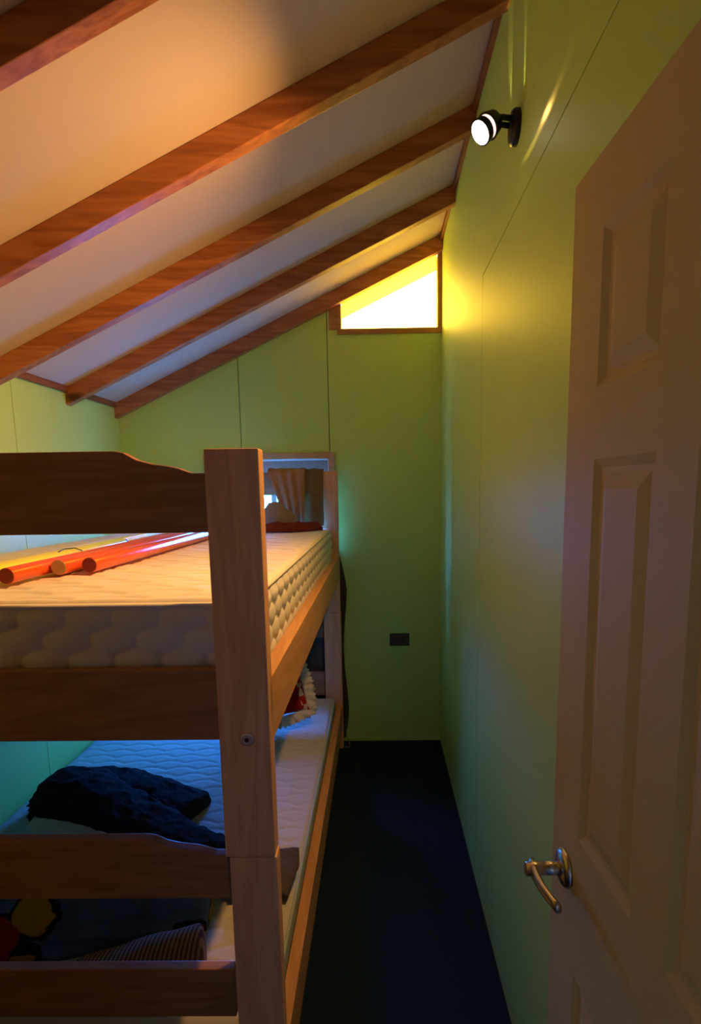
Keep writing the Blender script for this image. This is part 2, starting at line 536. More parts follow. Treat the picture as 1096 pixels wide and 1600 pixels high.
# right wall
wall_right = prism('wall_right', [(Y0 - .1, 0), (D + .11, 0), (D + .11, zc(XR) + .01), (Y0 - .1, zc(XR) + .01)], 'x', XR + .012, XR + .11, M['gap'])
tag(wall_right, 'long green panelled side wall with the spotlight', 'wall', kind='structure')
YS1, YS2, ZS = 2.12, 0.99, 2.277
for poly in (
    [(YS1 + g, 0), (D, 0), (D, zc(XR)), (YS2 + g, zc(XR)), (YS2 + g, ZS + g), (YS1 + g, ZS + g)],
    [(Y0, 0), (YS1 - g, 0), (YS1 - g, ZS - g), (Y0, ZS - g)],
    [(Y0, ZS + g), (YS2 - g, ZS + g), (YS2 - g, zc(XR)), (Y0, zc(XR))]):
    prism('panel', poly, 'x', XR, XR + .012, M['green'], wall_right)

# left wall
wall_left = prism('wall_left', [(Y0 - .1, 0), (D + .11, 0), (D + .11, zc(XL) - .01), (Y0 - .1, zc(XL) - .01)], 'x', XL - .11, XL - .012, M['gap'])
tag(wall_left, 'low green side wall behind the bunk bed', 'wall', kind='structure')
for a, b in ((Y0, 1.2 - g), (1.2 + g, 2.42 - g), (2.42 + g, D)):
    prism('panel', [(a, 0), (b, 0), (b, zc(XL)), (a, zc(XL))], 'x', XL - .012, XL, M['green'], wall_left)

# near wall with the doorway in which the camera stands, and the closed hall behind it
wall_front = box('wall_front', XL - .02, -0.32, Y0 - .1, Y0, 0, 2.95, M['near'])
bm = bmesh.new()
bm.from_mesh(wall_front.data)
bm_box(bm, -0.32, 0.345, Y0 - .1, Y0, 2.02, 2.95)
bm_box(bm, 0.345, XR + .02, Y0 - .1, Y0, 0, 2.95)
bmesh.ops.recalc_face_normals(bm, faces=bm.faces)
bm.to_mesh(wall_front.data)
bm.free()
tag(wall_front, 'bare pine boarded near wall around the open doorway', 'wall', kind='structure')
wall_hall = box('wall_hall', XL - .02, XR + .6, -1.72, -1.62, 0, 2.4, M['hall'])
tag(wall_hall, 'plain wall of the hall behind the doorway', 'wall', kind='structure')
for nm, xa, xb_ in (('wall_hall_left', XL - .12, XL - .02), ('wall_hall_right', XR + .5, XR + .6)):
    tag(box(nm, xa, xb_, -1.62, Y0 - .1, 0, 2.4, M['hall']), 'side wall of the hall ' + ('beside the bed wall' if 'left' in nm else 'beside the door wall'), 'wall', kind='structure')
tag(box('ceiling_hall', XL - .12, XR + .6, -1.72, Y0 - .1, 2.4, 2.5, M['hall']), 'flat ceiling of the hall behind the doorway', 'ceiling', kind='structure')
tag(box('floor_hall', XR + .02, XR + .6, -1.62, Y0 - .1, -0.05, 0, M['carpet']), 'hall floor strip behind the doorway', 'floor', kind='structure')

# stained trim boards between the rafters
trim_left = empty('trim_1', (XL, 2, zc(XL) - .03), 'stained trim boards along the top of the low side wall', 'trim', kind='structure')
trim_right = empty('trim_2', (XR, 2, zc(XR) - .03), 'stained trim boards along the top of the high side wall', 'trim', kind='structure')
ys = (0.62, 1.1935, 1.7412, 2.2913, 2.8396, D - RW)
for a, b in zip(ys, ys[1:]):
    x0, x1 = XL, XL + .016
    prism('trim_board', [(x0, zc(x0) - .022), (x1, zc(x1) - .030), (x1, zc(x1) - .0005), (x0, zc(x0) - .0005)], 'y', a + RW, b, M['trim'], trim_left)
    x0, x1 = XR - .014, XR
    prism('trim_board', [(x0, zc(x0) - .03), (x1, zc(x1) - .036), (x1, zc(x1) - .0005), (x0, zc(x0) - .0005)], 'y', a + RW, b, M['trim'], trim_right)

# daylight window behind the bed head
w1 = empty('window_1', ((WX0 + WX1) / 2, D, WZ0), 'pine cased daylight window behind the bed head', 'window', kind='structure')
cw = 0.036
def rect_frame(names, x0, x1, z0, z1, w, y0, y1, material, parent, bevel=0.002):
    prism(names, [(x0, z1), (x1, z1), (x1 - w, z1 - w), (x0 + w, z1 - w)], 'y', y0, y1, material, parent, bevel)
    prism(names, [(x0, z0), (x1, z0), (x1 - w, z0 + w), (x0 + w, z0 + w)], 'y', y0, y1, material, parent, bevel)
    prism(names, [(x0, z0), (x0, z1), (x0 + w, z1 - w), (x0 + w, z0 + w)], 'y', y0, y1, material, parent, bevel)
    prism(names, [(x1, z0), (x1, z1), (x1 - w, z1 - w), (x1 - w, z0 + w)], 'y', y0, y1, material, parent, bevel)
rect_frame('casing_board', -1.005, -0.244, 0.537, 1.768, cw, D - .014, D - .0005, M['casing'], w1)
rect_frame('reveal_board', WX0, WX1, WZ0, WZ1, 0.018, D + .001, D + .112, M['casing'], w1, 0.0)
rect_frame('white_bead', WX0 + .018, WX1 - .018, WZ0 + .018, WZ1 - .018, 0.012, D + .004, D + .03, M['white'], w1)
rect_frame('sash_rail', WX0 + .020, WX1 - .020, WZ0 + .020, WZ1 - .020, 0.092, D + .04, D + .08, M['sash'], w1)
box('sash_rail', -0.630, -0.600, D + .042, D + .078, WZ0 + .112, WZ1 - .112, M['sash'], w1, 0.002)
box('pane', WX0 + .11, -.630, D + .058, D + .062, WZ0 + .11, WZ1 - .11, M['glass'], w1)
box('pane', -.600, WX1 - .11, D + .058, D + .062, WZ0 + .11, WZ1 - .11, M['glass'], w1)

# amber window under the slope
w2 = empty('window_2', ((AX0 + AX1) / 2, D, AZ0), 'small amber glazed sloping window under the roof', 'window', kind='structure')
fw = 0.024
box('frame_board', AX0, AX1, D - .010, D + .06, AZ0 - .004, AZ0 + .026, M['amber_frame'], w2, 0.002)
xr_ = AX1 - fw
prism('frame_board', [(xr_, AZ0 + .026), (AX1 - .0005, AZ0 + .026), (AX1 - .0005, zc(AX1) - RH - .001), (xr_, zc(xr_) - RH - .001)], 'y', D - .010, D + .06, M['amber_frame'], w2)
prism('frame_board', [(AX0, AZ0 + .026), (AX0 + fw, AZ0 + .026), (AX0 + fw, zc(AX0 + fw) - RH - .001), (AX0, zc(AX0) - RH - .001)], 'y', D - .010, D + .06, M['amber_frame'], w2)
prism('frame_board', [(AX0 - .044, AZ0 + .022), (AX0 - .001, AZ0 + .022), (AX0 - .001, zc(AX0) - RH - .003), (AX0 - .044, zc(AX0 - .044) - RH - .003)], 'y', D - .012, D - .0005, M['amber_frame'], w2)
a0, a1 = AX0 + fw, AX1 - fw
# corrugated translucent sheet
NP = 120
def amber_pt(u, v):
    x = a0 + (a1 - a0) * u
    z = (AZ0 + .026) + (zc(x) - .004 - (AZ0 + .026)) * v
    return (x, D + .045 + .002 * math.sin(x * 2 * math.pi / .011), z)
grid('pane', NP, 3, amber_pt, M['amber'], w2, thick=0.0)

# the roof over the eave outside
eave = prism('roof_eave', [(XL - .35, zc(XL - .35) - .035), (XR + .12, zc(XR + .12) - .035), (XR + .12, zc(XR + .12) - .002), (XL - .35, zc(XL - .35) - .002)], 'y', D + .125, D + .41, M['eave'])
tag(eave, 'brown boarded roof overhang outside the amber window', 'eave', kind='structure')

# ------------------------------------------------------------------ six panel door, opened against the right wall
HX, HY = 0.3208, 0.2985                      # hinge line
door = empty('door_1', (HX, HY, 0.0), 'open beige moulded six panel door with a lever handle', 'door', kind='structure')
DW, DH, DT = 0.62, 1.985, 0.038
dn = Vector((-0.03998, 0.9992, 0))          # from hinge to free edge
dnrm = Vector((-0.9992, -0.03998, 0))       # face that looks into the room
def dp(s, z, q):                            # s from the free edge to the hinge, q proud of the face
    p = Vector((HX, HY, 0)) + dn * (DW - s) + dnrm * q
    return (p.x, p.y, z)
def dbox(bm, s0, s1, z0, z1, q0, q1):
    v = [bm.verts.new(dp(s, z, q)) for s, z, q in ((s0, z0, q0), (s1, z0, q0), (s1, z0, q1), (s0, z0, q1), (s0, z1, q0), (s1, z1, q0), (s1, z1, q1), (s0, z1, q1))]
    for f in ((0, 3, 2, 1), (4, 5, 6, 7), (0, 1, 5, 4), (1, 2, 6, 5), (2, 3, 7, 6), (3, 0, 4, 7)):
        bm.faces.new([v[i] for i in f])
cols = [(0.105, 0.270), (0.350, 0.515)]
rows = [(0.18, 0.790), (1.020, 1.590), (1.685, 1.890)]
bm = bmesh.new()
dbox(bm, 0, DW, 0.008, DH, -DT, -0.010)
# stiles and rails as one moulded skin
sx = [0, cols[0][0], cols[0][1], cols[1][0], cols[1][1], DW]
zx = [0.008, rows[0][0], rows[0][1], rows[1][0], rows[1][1], rows[2][0], rows[2][1], DH]
for i in range(5):
    for j in range(7):
        if i in (1, 3) and j in (1, 3, 5): continue
        v = [bm.verts.new(dp(s, z, 0)) for s, z in ((sx[i], zx[j]), (sx[i + 1], zx[j]), (sx[i + 1], zx[j + 1]), (sx[i], zx[j + 1]))]
        bm.faces.new(v)
for s0, s1, z0, z1 in ((0, 0, 0.008, DH), (DW, DW, 0.008, DH)):
    bm.faces.new([bm.verts.new(dp(*t)) for t in ((s0, z0, 0), (s0, z0, -.01), (s0, z1, -.01), (s0, z1, 0))])
for z in (0.008, DH):
    bm.faces.new([bm.verts.new(dp(*t)) for t in ((0, z, 0), (DW, z, 0), (DW, z, -.01), (0, z, -.01))])
bmesh.ops.remove_doubles(bm, verts=bm.verts[:], dist=1e-5)
leaf = from_bm('door_leaf', bm, M['door'], door)
for s0, s1 in cols:
    for z0, z1 in rows:
        bm = bmesh.new()
        loops = []
        for ins, q in ((0, 0), (.012, -.0068), (.019, -.007), (.040, -.001), (.044, -.001)):
            loops.append([bm.verts.new(dp(s, z, q)) for s, z in ((s0 + ins, z0 + ins), (s1 - ins, z0 + ins), (s1 - ins, z1 - ins), (s0 + ins, z1 - ins))])
        for A, B in zip(loops, loops[1:]):
            for i in range(4):
                bm.faces.new((A[i], A[(i + 1) % 4], B[(i + 1) % 4], B[i]))
        bm.faces.new(loops[-1])
        from_bm('door_panel', bm, M['door'], door)
hs, hz = 0.062, 0.943
hp = Vector(dp(hs, hz, 0))
hroot = lathe('lever_handle', hp, dnrm, [(0, .030), (.004, .030), (.009, .026), (.012, .014)], M['metal'], door)
lathe('neck', hp + dnrm * .010, dnrm, [(0, .0115), (.022, .0105), (.0225, .0098), (.0235, .0098), (.024, .0108), (.056, .0105)], M['metal'], hroot)
lv = bmesh.new()
prof = []
for k in range(13):
    t = k / 12
    cpt = hp + dnrm * (.052 + .004 * math.sin(t * 3.0) - .010 * t * t) - dn * (-.014 + .100 * t) + Vector((0, 0, -.004 * t))
    hh = .0105 * (1 - .25 * t)
    th = .0055 * (1 - .2 * t)
    prof.append([lv.verts.new(cpt + dnrm * a + Vector((0, 0, b))) for a, b in ((-th, -hh * .7), (-th, hh * .7), (-th * .5, hh), (th * .5, hh), (th, hh * .6), (th, -hh * .6), (th * .5, -hh), (-th * .5, -hh))])
for A, B in zip(prof, prof[1:]):
    for i in range(8):
        lv.faces.new((A[i], A[(i + 1) % 8], B[(i + 1) % 8], B[i]))
lv.faces.new(prof[0][::-1]); lv.faces.new(prof[-1])
from_bm('lever', lv, M['metal'], hroot, True)
for z in (0.25, 1.0, 1.75):
    lathe('hinge', (HX + .012, HY - .006, z), (0, 0, 1), [(0, .006), (.09, .006)], M['metal'], door, 12)

# ------------------------------------------------------------------ bunk bed
XB, YN, YF, BL = -0.2245, 1.1107, 3.3396, -1.468
PW, PD = 0.105, 0.046
bed = empty('bunk_bed', ((XB + BL) / 2, (YN + YF) / 2, 0), 'pine bunk bed with shaped end boards against the low green wall', 'bunk bed')
JZ = 0.788
for xr in (XB, BL + PW):
    for y0, top in ((YN, 1.634), (YF - PD, 1.658)):
        j = JZ if y0 == YN else 0.841
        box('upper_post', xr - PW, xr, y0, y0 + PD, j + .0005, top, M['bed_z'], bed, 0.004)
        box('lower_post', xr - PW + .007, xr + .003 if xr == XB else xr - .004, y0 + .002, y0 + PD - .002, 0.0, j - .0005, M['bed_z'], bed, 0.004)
xa, xb2 = BL + PW - .002, XB - PW + .002
def shaped(zb, zt, drop):
    def half(sgn, x_post):
        k = [(0.000, -drop), (0.030, -drop), (0.055, -drop * .78), (0.078, -drop * .66), (0.105, -drop * .58), (0.135, -drop * .40), (0.160, -drop * .08), (0.178, 0.0)]
        return [(x_post + sgn * d, zt + dz) for d, dz in k]
    return [(xa, zb), (xb2, zb)] + half(-1, xb2) + half(1, xa)[::-1]
ry0, ry1 = YN + .010, YN + .036
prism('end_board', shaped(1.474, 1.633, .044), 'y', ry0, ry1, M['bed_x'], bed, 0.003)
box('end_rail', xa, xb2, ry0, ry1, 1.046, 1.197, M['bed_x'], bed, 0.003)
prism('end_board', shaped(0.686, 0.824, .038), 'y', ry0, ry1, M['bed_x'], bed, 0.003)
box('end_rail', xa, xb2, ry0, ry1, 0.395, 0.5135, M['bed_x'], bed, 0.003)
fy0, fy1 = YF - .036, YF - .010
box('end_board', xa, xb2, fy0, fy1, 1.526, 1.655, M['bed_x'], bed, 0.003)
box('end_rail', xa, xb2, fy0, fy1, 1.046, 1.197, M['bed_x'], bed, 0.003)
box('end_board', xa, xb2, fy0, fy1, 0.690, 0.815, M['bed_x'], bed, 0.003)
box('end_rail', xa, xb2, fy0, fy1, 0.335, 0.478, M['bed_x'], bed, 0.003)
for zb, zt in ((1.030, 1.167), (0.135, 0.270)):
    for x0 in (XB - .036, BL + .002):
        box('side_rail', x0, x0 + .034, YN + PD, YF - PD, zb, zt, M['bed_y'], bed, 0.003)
    for k in range(9):
        y = YN + .12 + k * (YF - YN - .30) / 8
        box('slat', BL + .036, XB - .036, y, y + .07, zb + .075, zb + .095, M['bed_x'], bed)
bolt = lathe('bolt', (-0.2715, YN + .001, 1.052), (0, -1, 0), [(0, .0135), (.0035, .0135), (.005, .011)], M['steel'], bed, 24)
lathe('bolt_socket', (-0.2715, YN - .0042, 1.052), (0, -1, 0), [(0, .005), (.0012, .005)], M['black'], bolt, 6, False)

# ------------------------------------------------------------------ mattresses
def scallop_top(x, y, a, px, py):
    """wavy quilting lines: rounded puffs between scalloped grooves"""
    row = y / py
    i = math.floor(row)
    ph = 0.5 * (i % 2)
    best = 9
    for k in (i - 1, i, i + 1, i + 2):
        w = k + 0.42 * abs(math.sin(math.pi * (x / px + 0.5 * (k % 2))))
        best = min(best, abs(row - w))
    return -a * math.exp(-(best / 0.16) ** 2)
def ovals(s, z, sx_, sz_):
    r = z / sz_
    best = 0
    for k in (math.floor(r), math.floor(r) + 1):
        c = math.floor(s / sx_ - 0.5 * (k % 2))
        for q in (c, c + 1):
            dx = (s / sx_ - 0.5 * (k % 2) - q) / 0.50
            dz = (r - k) / 0.62
            v = 1 - dx * dx - dz * dz
            if v > best: best = v
    return math.sqrt(best) if best > 0 else 0
def mattress(name, label, x0, x1, y0, y1, z0, z1, top_m, side_m, ov, tape, px, py, amp, seed):
    root = empty(name, ((x0 + x1) / 2, (y0 + y1) / 2, z0), label, 'mattress')
    r = 0.018
    def edge(d):                       # roll off towards the border
        return 0 if d > r else -(r * .75) * (1 - d / r) ** 2
    def top(u, v):
        x, y = x0 + (x1 - x0) * u, y0 + (y1 - y0) * v
        d = min(x - x0, x1 - x, y - y0, y1 - y)
        f = min(1, d / .05)
        return (x, y, z1 + edge(d) + f * (scallop_top(x + seed, y, amp, px, py) + amp * .8 * fbm(x, y, seed, 3.5)))
    grid('quilted_top', 230, 400, top, top_m, root)
    zt, zb = z1 - r * .75, z0
    def side(fix, axis, sgn):
        def f(u, v):
            z = zb + (zt - zb) * v
            e = min(1, min(v, 1 - v) / .12)
            if axis == 'y':
                s = x0 + (x1 - x0) * u
                b = ov * e * ovals(s + seed, z - zb - .03, .098, .046) if ov else 0.004 * e
                return (s, fix + sgn * b, z)
            s = y0 + (y1 - y0) * u
            b = ov * e * ovals(s + seed, z - zb - .03, .098, .046) if ov else 0.004 * e
            return (fix + sgn * b, s, z)
        return f
    grid('quilted_border', 240, 40, side(y0, 'y', -1), side_m, root)
    grid('quilted_border', 240, 24, side(y1, 'y', 1), side_m, root)
    grid('quilted_border', 420, 40, side(x1, 'x', 1), side_m, root)
    grid('quilted_border', 200, 16, side(x0, 'x', -1), side_m, root)
    pyd('underside', [(x0, y0, z0), (x1, y0, z0), (x1, y1, z0), (x0, y1, z0)], [(0, 3, 2, 1)], side_m, root)
    for z in (zt + .001, zb + .006):
        pts = []
        c = 0.012
        for cx, cy, a in ((x1 - c, y0 + c, -90), (x1 - c, y1 - c, 0), (x0 + c, y1 - c, 90), (x0 + c, y0 + c, 180)):
            for k in range(5):
                an = R(a + k * 22.5)
                pts.append((cx + c * math.cos(an), cy + c * math.sin(an), z))
        pts.append(pts[0])
        tube('edge_tape', pts, 0.0055, tape, root, 8)
    return root
MT = 1.335
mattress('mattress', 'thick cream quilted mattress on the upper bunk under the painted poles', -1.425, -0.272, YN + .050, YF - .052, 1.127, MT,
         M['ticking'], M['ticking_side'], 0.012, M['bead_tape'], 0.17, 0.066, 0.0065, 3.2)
LT = 0.330
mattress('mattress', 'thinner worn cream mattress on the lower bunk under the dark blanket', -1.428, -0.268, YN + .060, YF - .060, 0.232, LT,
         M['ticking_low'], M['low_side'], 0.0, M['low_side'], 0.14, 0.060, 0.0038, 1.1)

# ------------------------------------------------------------------ poles and slats on the upper mattress
ZM = MT + 0.0045
def pole(p0, p1, r, label, end_m, body_m):
    a, b = Vector(p0), Vector(p1)
    root = empty('painted_pole', p0, label, 'pole', 'painted poles lying on the upper mattress')
    L = (b - a).length
    lathe('shaft', a, b - a, [(0, r * .97), (.004, r), (L, r)], body_m, root, 28)
    d = (b - a).normalized()
    lathe('end_face', a - d * .0012, d, [(0, r * .9), (.001, r * .95)], end_m, root, 28, False)
    return root
pr = 0.0210
pole((-0.785, 1.542, ZM + pr), (-0.765, 3.20, ZM + pr), pr, 'orange-red pole with a dark red end, closest to the bed post', M['red_end'], M['red_pole'])
pole((-0.846, 1.500, ZM + pr), (-0.836, 3.16, ZM + pr), pr, 'orange-red pole with a bare tan end, second from the bed post', M['tan_end'], M['red_pole'])
pole((-0.890, 1.350, ZM + pr), (-0.900, 3.10, ZM + pr), pr * .95, 'orange-red pole with a dark red end, third from the bed post', M['red_end'], M['red_pole'])
yp = pole((-0.940, 1.330, ZM + pr), (-0.985, 2.20, ZM + pr), pr * .95, 'bright yellow pole with a bare tan end and a bent wire', M['tan_end'], M['yellow'])
tube('wire', [(-.955, 1.70, ZM + .0412), (-.962, 1.73, ZM + .044), (-.970, 1.76, ZM + .044), (-.958, 1.80, ZM + .044), (-.944, 1.815, ZM + .034), (-.940, 1.82, ZM + .02)], .0016, M['black'], yp, 6)
lathe('dark_tip', (-0.9855, 2.2005, ZM + pr), (-.045, .87, 0), [(0, pr * .8), (.03, pr * .7)], M['black'], yp, 20)
def slat(p0, p1, w, h, label, m_, tip=None, group='painted sticks behind the poles'):
    a, b = Vector(p0), Vector(p1)
    d = (b - a).normalized()
    s = Vector((-d.y, d.x, 0)) * (w / 2)
    up = Vector((0, 0, h))
    root = empty('painted_stick', p0, label, 'stick', group)
    def bx(nm, a, b, mm):
        bm = bmesh.new()
        v = [bm.verts.new(q) for q in (a - s, a + s, b + s, b - s, a - s + up, a + s + up, b + s + up, b - s + up)]
        for f in ((0, 1, 2, 3), (7, 6, 5, 4), (0, 4, 5, 1), (1, 5, 6, 2), (2, 6, 7, 3), (3, 7, 4, 0)):
            bm.faces.new([v[i] for i in f])
        bmesh.ops.bevel(bm, geom=bm.edges[:], offset=.002, segments=2, affect='EDGES')
        from_bm(nm, bm, mm, root)
    bx('stick_body', a, b, m_)
    if tip:
        bx('dark_tip', b + d * .0005, b + d * .03, M['black'])
    return root
slat((-1.020, 1.36, ZM), (-1.062, 2.60, ZM), .030, .030, 'narrow yellow stick lying beside the yellow pole', M['yellow'])
slat((-0.990, 2.30, ZM), (-1.005, 3.15, ZM), .028, .024, 'pale wooden stick behind the orange poles', M['pale_slat'])
slat((-1.090, 2.00, ZM), (-1.110, 3.20, ZM), .026, .026, 'white stick lying beyond the yellow ones', M['white_slat'])

# ------------------------------------------------------------------ things on the lower bunk
ZL = LT + 0.004
bl = empty('wool_blanket', (-0.85, 1.9, ZL), 'dark wool blanket bunched up across the lower mattress', 'blanket')
lump('front_roll', [(-1.33, 2.12, .13, .125), (-1.16, 2.09, .14, .135), (-0.95, 1.96, .12, .115), (-0.75, 1.83, .10, .095), (-0.56, 1.74, .085, .075), (-0.42, 1.69, .080, .060)], ZL, M['blanket'], bl, 150, 60, .018, 9)
lump('back_fold', [(-1.25, 2.20, .10, .10), (-1.05, 2.17, .11, .100), (-0.86, 2.09, .11, .085), (-0.70, 2.03, .10, .060)], ZL, M['blanket'], bl, 110, 50, .014, 9)
def corner(u, v):
    x = -.47 + .205 * u
    y = 1.57 + .15 * v + .05 * u * (v - .3)
    x += -.03 * abs(v - .65) * u
    return (x, y, ZL + .030 + .022 * math.sin(u * 2.2 + .4) * (1 - .3 * v) - .030 * max(0, u - .75) * 3 * (1 - v) + .006 * fbm(x, y, 0, 14))
grid('folded_corner', 26, 22, corner, M['blanket_end'], bl, .012)
def corner2(u, v):
    x = -.46 + .165 * u
    y = 1.555 + .11 * v
    return (x, y, ZL + .010 + .006 * fbm(x, y, 3, 12))
grid('folded_corner', 20, 14, corner2, M['blanket_end'], bl, .010)

def cloth_flat(u, v):
    x = -1.27 + .42 * u
    y = 1.72 + .22 * v - .10 * u * v
    return (x, y, ZL + .012 + .035 * v * (1 - .5 * u) + .012 * abs(math.sin(v * 3 + u * 2)) * (0.4 + u) + .008 * fbm(x, y, 9, 9))
tag(grid('cream_cloth', 40, 20, cloth_flat, M['paper'], None, .006), 'crumpled cream cloth poking out below the dark blanket', 'cloth')

tag(lump('printed_quilt', [(-1.40, 1.46, .15, .15), (-1.10, 1.46, .16, .16), (-0.85, 1.48, .13, .15), (-0.66, 1.49, .11, .13), (-0.50, 1.51, .08, .10)], ZL, M['quilt'], None, 90, 36, .022, 6),
    'blue quilt with yellow printed shapes bundled at the foot of the lower bunk', 'quilt')
tag(lump('striped_cushion', [(-0.78, 1.255, .065, .060), (-0.67, 1.265, .070, .085), (-0.56, 1.285, .075, .115), (-0.455, 1.31, .070, .125)], ZL, M['stripe'], None, 60, 30, .006, 6),
    'brown striped cushion in front of the blue quilt', 'cushion')

# checked cushion with a lace edge, leaning at the head of the lower bunk
cu = empty('lace_cushion', (-0.52, 2.88, ZL), 'red checked cushion with a white lace edge at the head of the lower bunk', 'cushion')
cc = Vector((-0.54, 2.86, ZL + .185))
ax_u = Vector((0.93, 0.32, 0.14)).normalized()
ax_n = Vector((0.20, -0.85, 0.48)).normalized()
ax_n = (ax_n - ax_u * ax_n.dot(ax_u)).normalized()
ax_v = ax_n.cross(ax_u)
if ax_v.z < 0: ax_v = -ax_v
def pil(sgn):
    def f(u, v):
        a, b = u * 2 - 1, v * 2 - 1
        t = max(0, (1 - abs(a) ** 2.6)) ** .5 * max(0, (1 - abs(b) ** 2.6)) ** .5
        k = 1 - .10 * (1 - a * a) * abs(b) ** 3
        p = cc + ax_u * (.150 * a * (1 - .08 * (1 - b * b) * abs(a))) + ax_v * (.135 * b * k) + ax_n * (sgn * (.055 * t) + .004 * fbm(a, b, sgn, 3))
        return tuple(p)
    return f
grid('cushion_front', 28, 28, pil(1), M['red_check'], cu)
grid('cushion_back', 28, 28, pil(-1), M['red_check'], cu)
NR = 180
rv, rf = [], []
for k in range(NR):
    an = 2 * math.pi * k / NR
    ca, sa = math.cos(an), math.sin(an)
    sq = 1 / max(abs(ca), abs(sa)) ** .85
    e = Vector(ax_u * (.150 * ca * sq) + ax_v * (.135 * sa * sq))
    od = e.normalized()
    for j in range(5):
        t = j / 4
        wv = .014 * t * math.sin(an * 26) + .006 * t * math.sin(an * 61)
        rv.append(tuple(cc + e * .97 + od * (.055 * t * (1 + .12 * math.sin(an * 52))) + ax_n * wv))
for k in range(NR):
    for j in range(4):
        a, b = k * 5 + j, ((k + 1) % NR) * 5 + j
        rf.append((a, b, b + 1, a + 1))
lc = pyd('lace_edge', rv, rf, M['lace'], cu, True)
lc.modifiers.new('thickness', 'SOLIDIFY').thickness = .002

# ------------------------------------------------------------------ clothes over the bed head
def drape(x0, x1, ztop, zbot, xc, yfront, folds, fa, ph, pinch):
    """cloth hung over the head board: back flap, over the top, front flap gathered towards xc"""
    yb = YF + .004
    def f(u, v):
        if v < .18:                     # behind the board
            t = v / .18
            z = ztop - .10 * (1 - t)
            y = yb + .006
            x = x0 + (x1 - x0) * u
            return (x, y + .003 * math.sin(u * folds * 3), z)
        if v < .30:
            t = (v - .18) / .12
            x = x0 + (x1 - x0) * u
            an = math.pi * t
            return (x, (yb + .006) * (1 - t) + yfront * t, ztop + .012 * math.sin(an) + .004 * math.sin(u * folds * 2 * math.pi + ph) * t)
        t = (v - .30) / .70
        x = x0 + (x1 - x0) * u
        x = x * (1 - pinch * t) + xc * pinch * t
        z = ztop + (zbot - ztop) * t + .012 * math.sin(u * 5 + ph) * t
        y = yfront - .010 - .030 * t - fa * (0.3 + .7 * t) * (0.5 + .5 * math.sin(u * folds * 2 * math.pi + ph + 1.2 * t)) - .006 * fbm(x, z, ph, 18)
        return (x, y, z)
    return f
YFT = YF - PD - .004
tag(grid('tan_garment', 64, 48, drape(-0.612, -0.402, 1.664, 1.372, -0.415, YFT - .022, 3.5, .024, 0.4, .52), M['tan_cloth'], None, .004),
    'tan garment hanging in folds over the bed head beside the window', 'garment')
tag(grid('olive_garment', 44, 40, drape(-0.425, -0.305, 1.660, 1.350, -0.365, YFT + .004, 1.6, .014, 2.0, -.04), M['olive_cloth'], None, .004),
    'olive garment hung over the bed head next to the post', 'garment')
tag(lump('maroon_cloth', [(-0.640, 3.03, .055, .040), (-0.56, 3.035, .058, .048), (-0.46, 3.05, .055, .050), (-0.310, 3.13, .045, .036)], ZM, M['maroon'], None, 50, 20, .010, 14),
    'folded maroon cloth on the upper mattress below the hanging garments', 'cloth')
tag(lump('grey_pillow', [(-0.625, 3.150, .026, .105), (-0.59, 3.150, .030, .150), (-0.54, 3.150, .030, .150), (-0.445, 3.150, .024, .080)], ZM, M['grey_cloth'], None, 40, 22, .006, 12),
    'small grey pillow behind the maroon cloth at the bed head', 'pillow')

def hang(u, v):
    z = 1.205 - 1.16 * v
    x = -0.700 + .500 * u + u * (-.035 * (1 - min(1, v * 5)) + .012 * math.sin(v * 9) - .02 * max(0, v - .85) * 5)
    y = 3.3655 + .012 * math.sin(u * 22 + v * 1.5) + .005 * fbm(x, z, 0, 6)
    return (x, y, z)
hb = grid('hanging_blanket', 70, 70, hang, M['brown_cloth'], None, .005)
tag(hb, 'brown blanket hanging behind the bed head down to the floor', 'blanket')
tube('loose_strap', [(-.207, 3.352, .10), (-.203, 3.340, .06), (-.190, 3.325, .03), (-.185, 3.31, .012), (-.195, 3.30, .006), (-.212, 3.30, .008)], .003, M['tan_cloth'], hb, 6)

# ------------------------------------------------------------------ wall outlet
oc = Vector((0.125, D, 0.648))
ot = empty('wall_outlet', oc, 'dark brown double wall outlet low on the end wall', 'outlet')
box('cover_plate', oc.x - .060, oc.x + .060, D - .009, D - .0003, oc.z - .038, oc.z + .038, M['outlet'], ot, .003)
for sx_ in (-1, 1):
    sk = box('socket', oc.x + sx_ * .026 - .021, oc.x + sx_ * .026 + .021, D - .0125, D - .009, oc.z - .026, oc.z + .026, M['outlet'], ot, .0015)
    for dz in (-.013, 0, .013):
        lathe('socket_hole', (oc.x + sx_ * .026, D - .0121, oc.z + dz), (0, -1, 0), [(0, .0042), (.0008, .0042)], M['outlet_dark'], sk, 12, False)

# ------------------------------------------------------------------ spotlight on the right wall
LP = Vector((XR, 1.640, 2.470))
lamp = empty('wall_spotlight', LP, 'lit black adjustable spotlight mounted high on the long green wall', 'lamp')
lathe('wall_plate', LP, (-1, 0, 0), [(0, .041), (.012, .041), (.018, .036), (.020, .018)], M['black'], lamp)
piv = LP + Vector((-.070, -.012, .004))
AIM = Vector((-0.70, -0.30, -0.65)).normalized()
for dy in (-.015, .015):
    tube('bracket_arm', [LP + Vector((-.014, dy, .012)), LP + Vector((-.040, dy, .016)), piv + Vector((0, dy, .006)) + AIM * .004], .007, M['black'], lamp, 10)
lathe('pivot', piv + Vector((0, -.024, .004)), (0, 1, 0), [(0, .011), (.048, .011)], M['black'], lamp, 20)
hd = piv - AIM * .016
lathe('lamp_head', hd, AIM, [(0, .018), (.005, .026), (.026, .031), (.031, .033), (.0315, .026)], M['black'], lamp)
lathe('glowing_reflector', hd + AIM * .0312, AIM, [(0, .0275), (.012, .0290)], M['bulb_leak'], lamp)
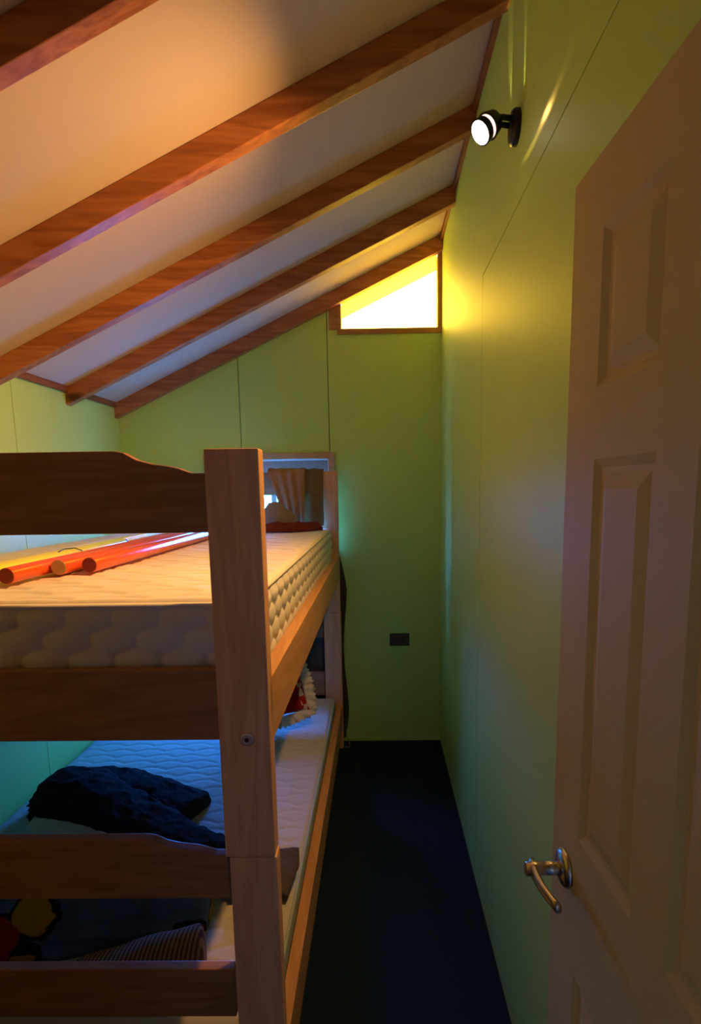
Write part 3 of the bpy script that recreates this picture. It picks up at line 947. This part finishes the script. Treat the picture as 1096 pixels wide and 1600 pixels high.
lathe('lamp_collar', hd + AIM * .0432, AIM, [(0, .0300), (.012, .0310), (.0165, .0315), (.017, .0285)], M['black'], lamp)
lathe('bulb_face', hd + AIM * .0560, AIM, [(0, .0280), (.004, .0280), (.0085, .021), (.0105, .010)], M['bulb'], lamp)
def spot(name, loc, direction, energy, color, angle, blend, size, parent):
    l = bpy.data.lights.new(name, 'SPOT')
    l.energy = energy
    l.color = color
    l.spot_size = R(angle)
    l.spot_blend = blend
    l.shadow_soft_size = size
    o = bpy.data.objects.new(name, l)
    COL.objects.link(o)
    o.parent = parent
    o.matrix_parent_inverse = Matrix.Translation(-parent.location)
    o.location = loc
    o.rotation_euler = Vector(direction).to_track_quat('-Z', 'Y').to_euler()
    return o
WARM = (1.0, 0.49, 0.16)
BEAM = Vector((-0.80, 0.00, -0.60)).normalized()
spot('spotlight_beam', hd + AIM * .072, BEAM, 138, WARM, 128, 1.0, 0.03, lamp)

# light leaking from the back of the bulb: thin streaks up the wall and a curved line below
for sx_, dy, zz, dx, dyy, e, ang in ((.360, .085, 2.500, .085, .03, 4.0, 9), (.361, .105, 2.500, .070, .02, 3.0, 6), (.362, .120, 2.520, .050, .02, 4.0, 5), (.361, -.062, 2.440, .085, .005, 4.0, 9)):
    spot('bulb_leak_streak', Vector((sx_, LP.y + dy, zz)), Vector((dx, dyy, 1)), e, (1.0, .80, .35), ang, 0.8, 0.002, lamp)
def ring_light(name, loc, axis, angle, width, centre, energy, color, parent):
    l = bpy.data.lights.new(name, 'POINT')
    l.energy = energy
    l.color = color
    l.shadow_soft_size = 0.002
    l.use_nodes = True
    n, k = l.node_tree.nodes, l.node_tree.links
    em = next(q for q in n if q.type == 'EMISSION')
    tc = n.new('ShaderNodeTexCoord')
    def dot(v):
        d = n.new('ShaderNodeVectorMath')
        d.operation = 'DOT_PRODUCT'
        d.inputs[1].default_value = Vector(v).normalized()
        k.new(tc.outputs['Normal'], d.inputs[0])
        return d.outputs['Value']
    def mth(op, a, b=None):
        q = n.new('ShaderNodeMath')
        q.operation = op
        for i, v in enumerate((a, b)):
            if v is None: continue
            if isinstance(v, (int, float)): q.inputs[i].default_value = v
            else: k.new(v, q.inputs[i])
        return q.outputs[0]
    dev = mth('ABSOLUTE', mth('SUBTRACT', dot(axis), math.cos(R(angle))))
    band = mth('MAXIMUM', mth('SUBTRACT', 1.0, mth('DIVIDE', dev, width)), 0.0)
    side = mth('POWER', mth('MAXIMUM', dot(centre), 0.0), 5.0)
    k.new(mth('MULTIPLY', band, side), em.inputs['Strength'])
    o = bpy.data.objects.new(name, l)
    COL.objects.link(o)
    o.parent = parent
    o.matrix_parent_inverse = Matrix.Translation(-parent.location)
    o.location = loc
    return o
ring_light('bulb_leak_ring', Vector((.350, 1.560, 2.460)), (.987, -.044, .156), 86.16, .010, (.14, -.60, -.78), 6.0, (1.0, .55, .12), lamp)
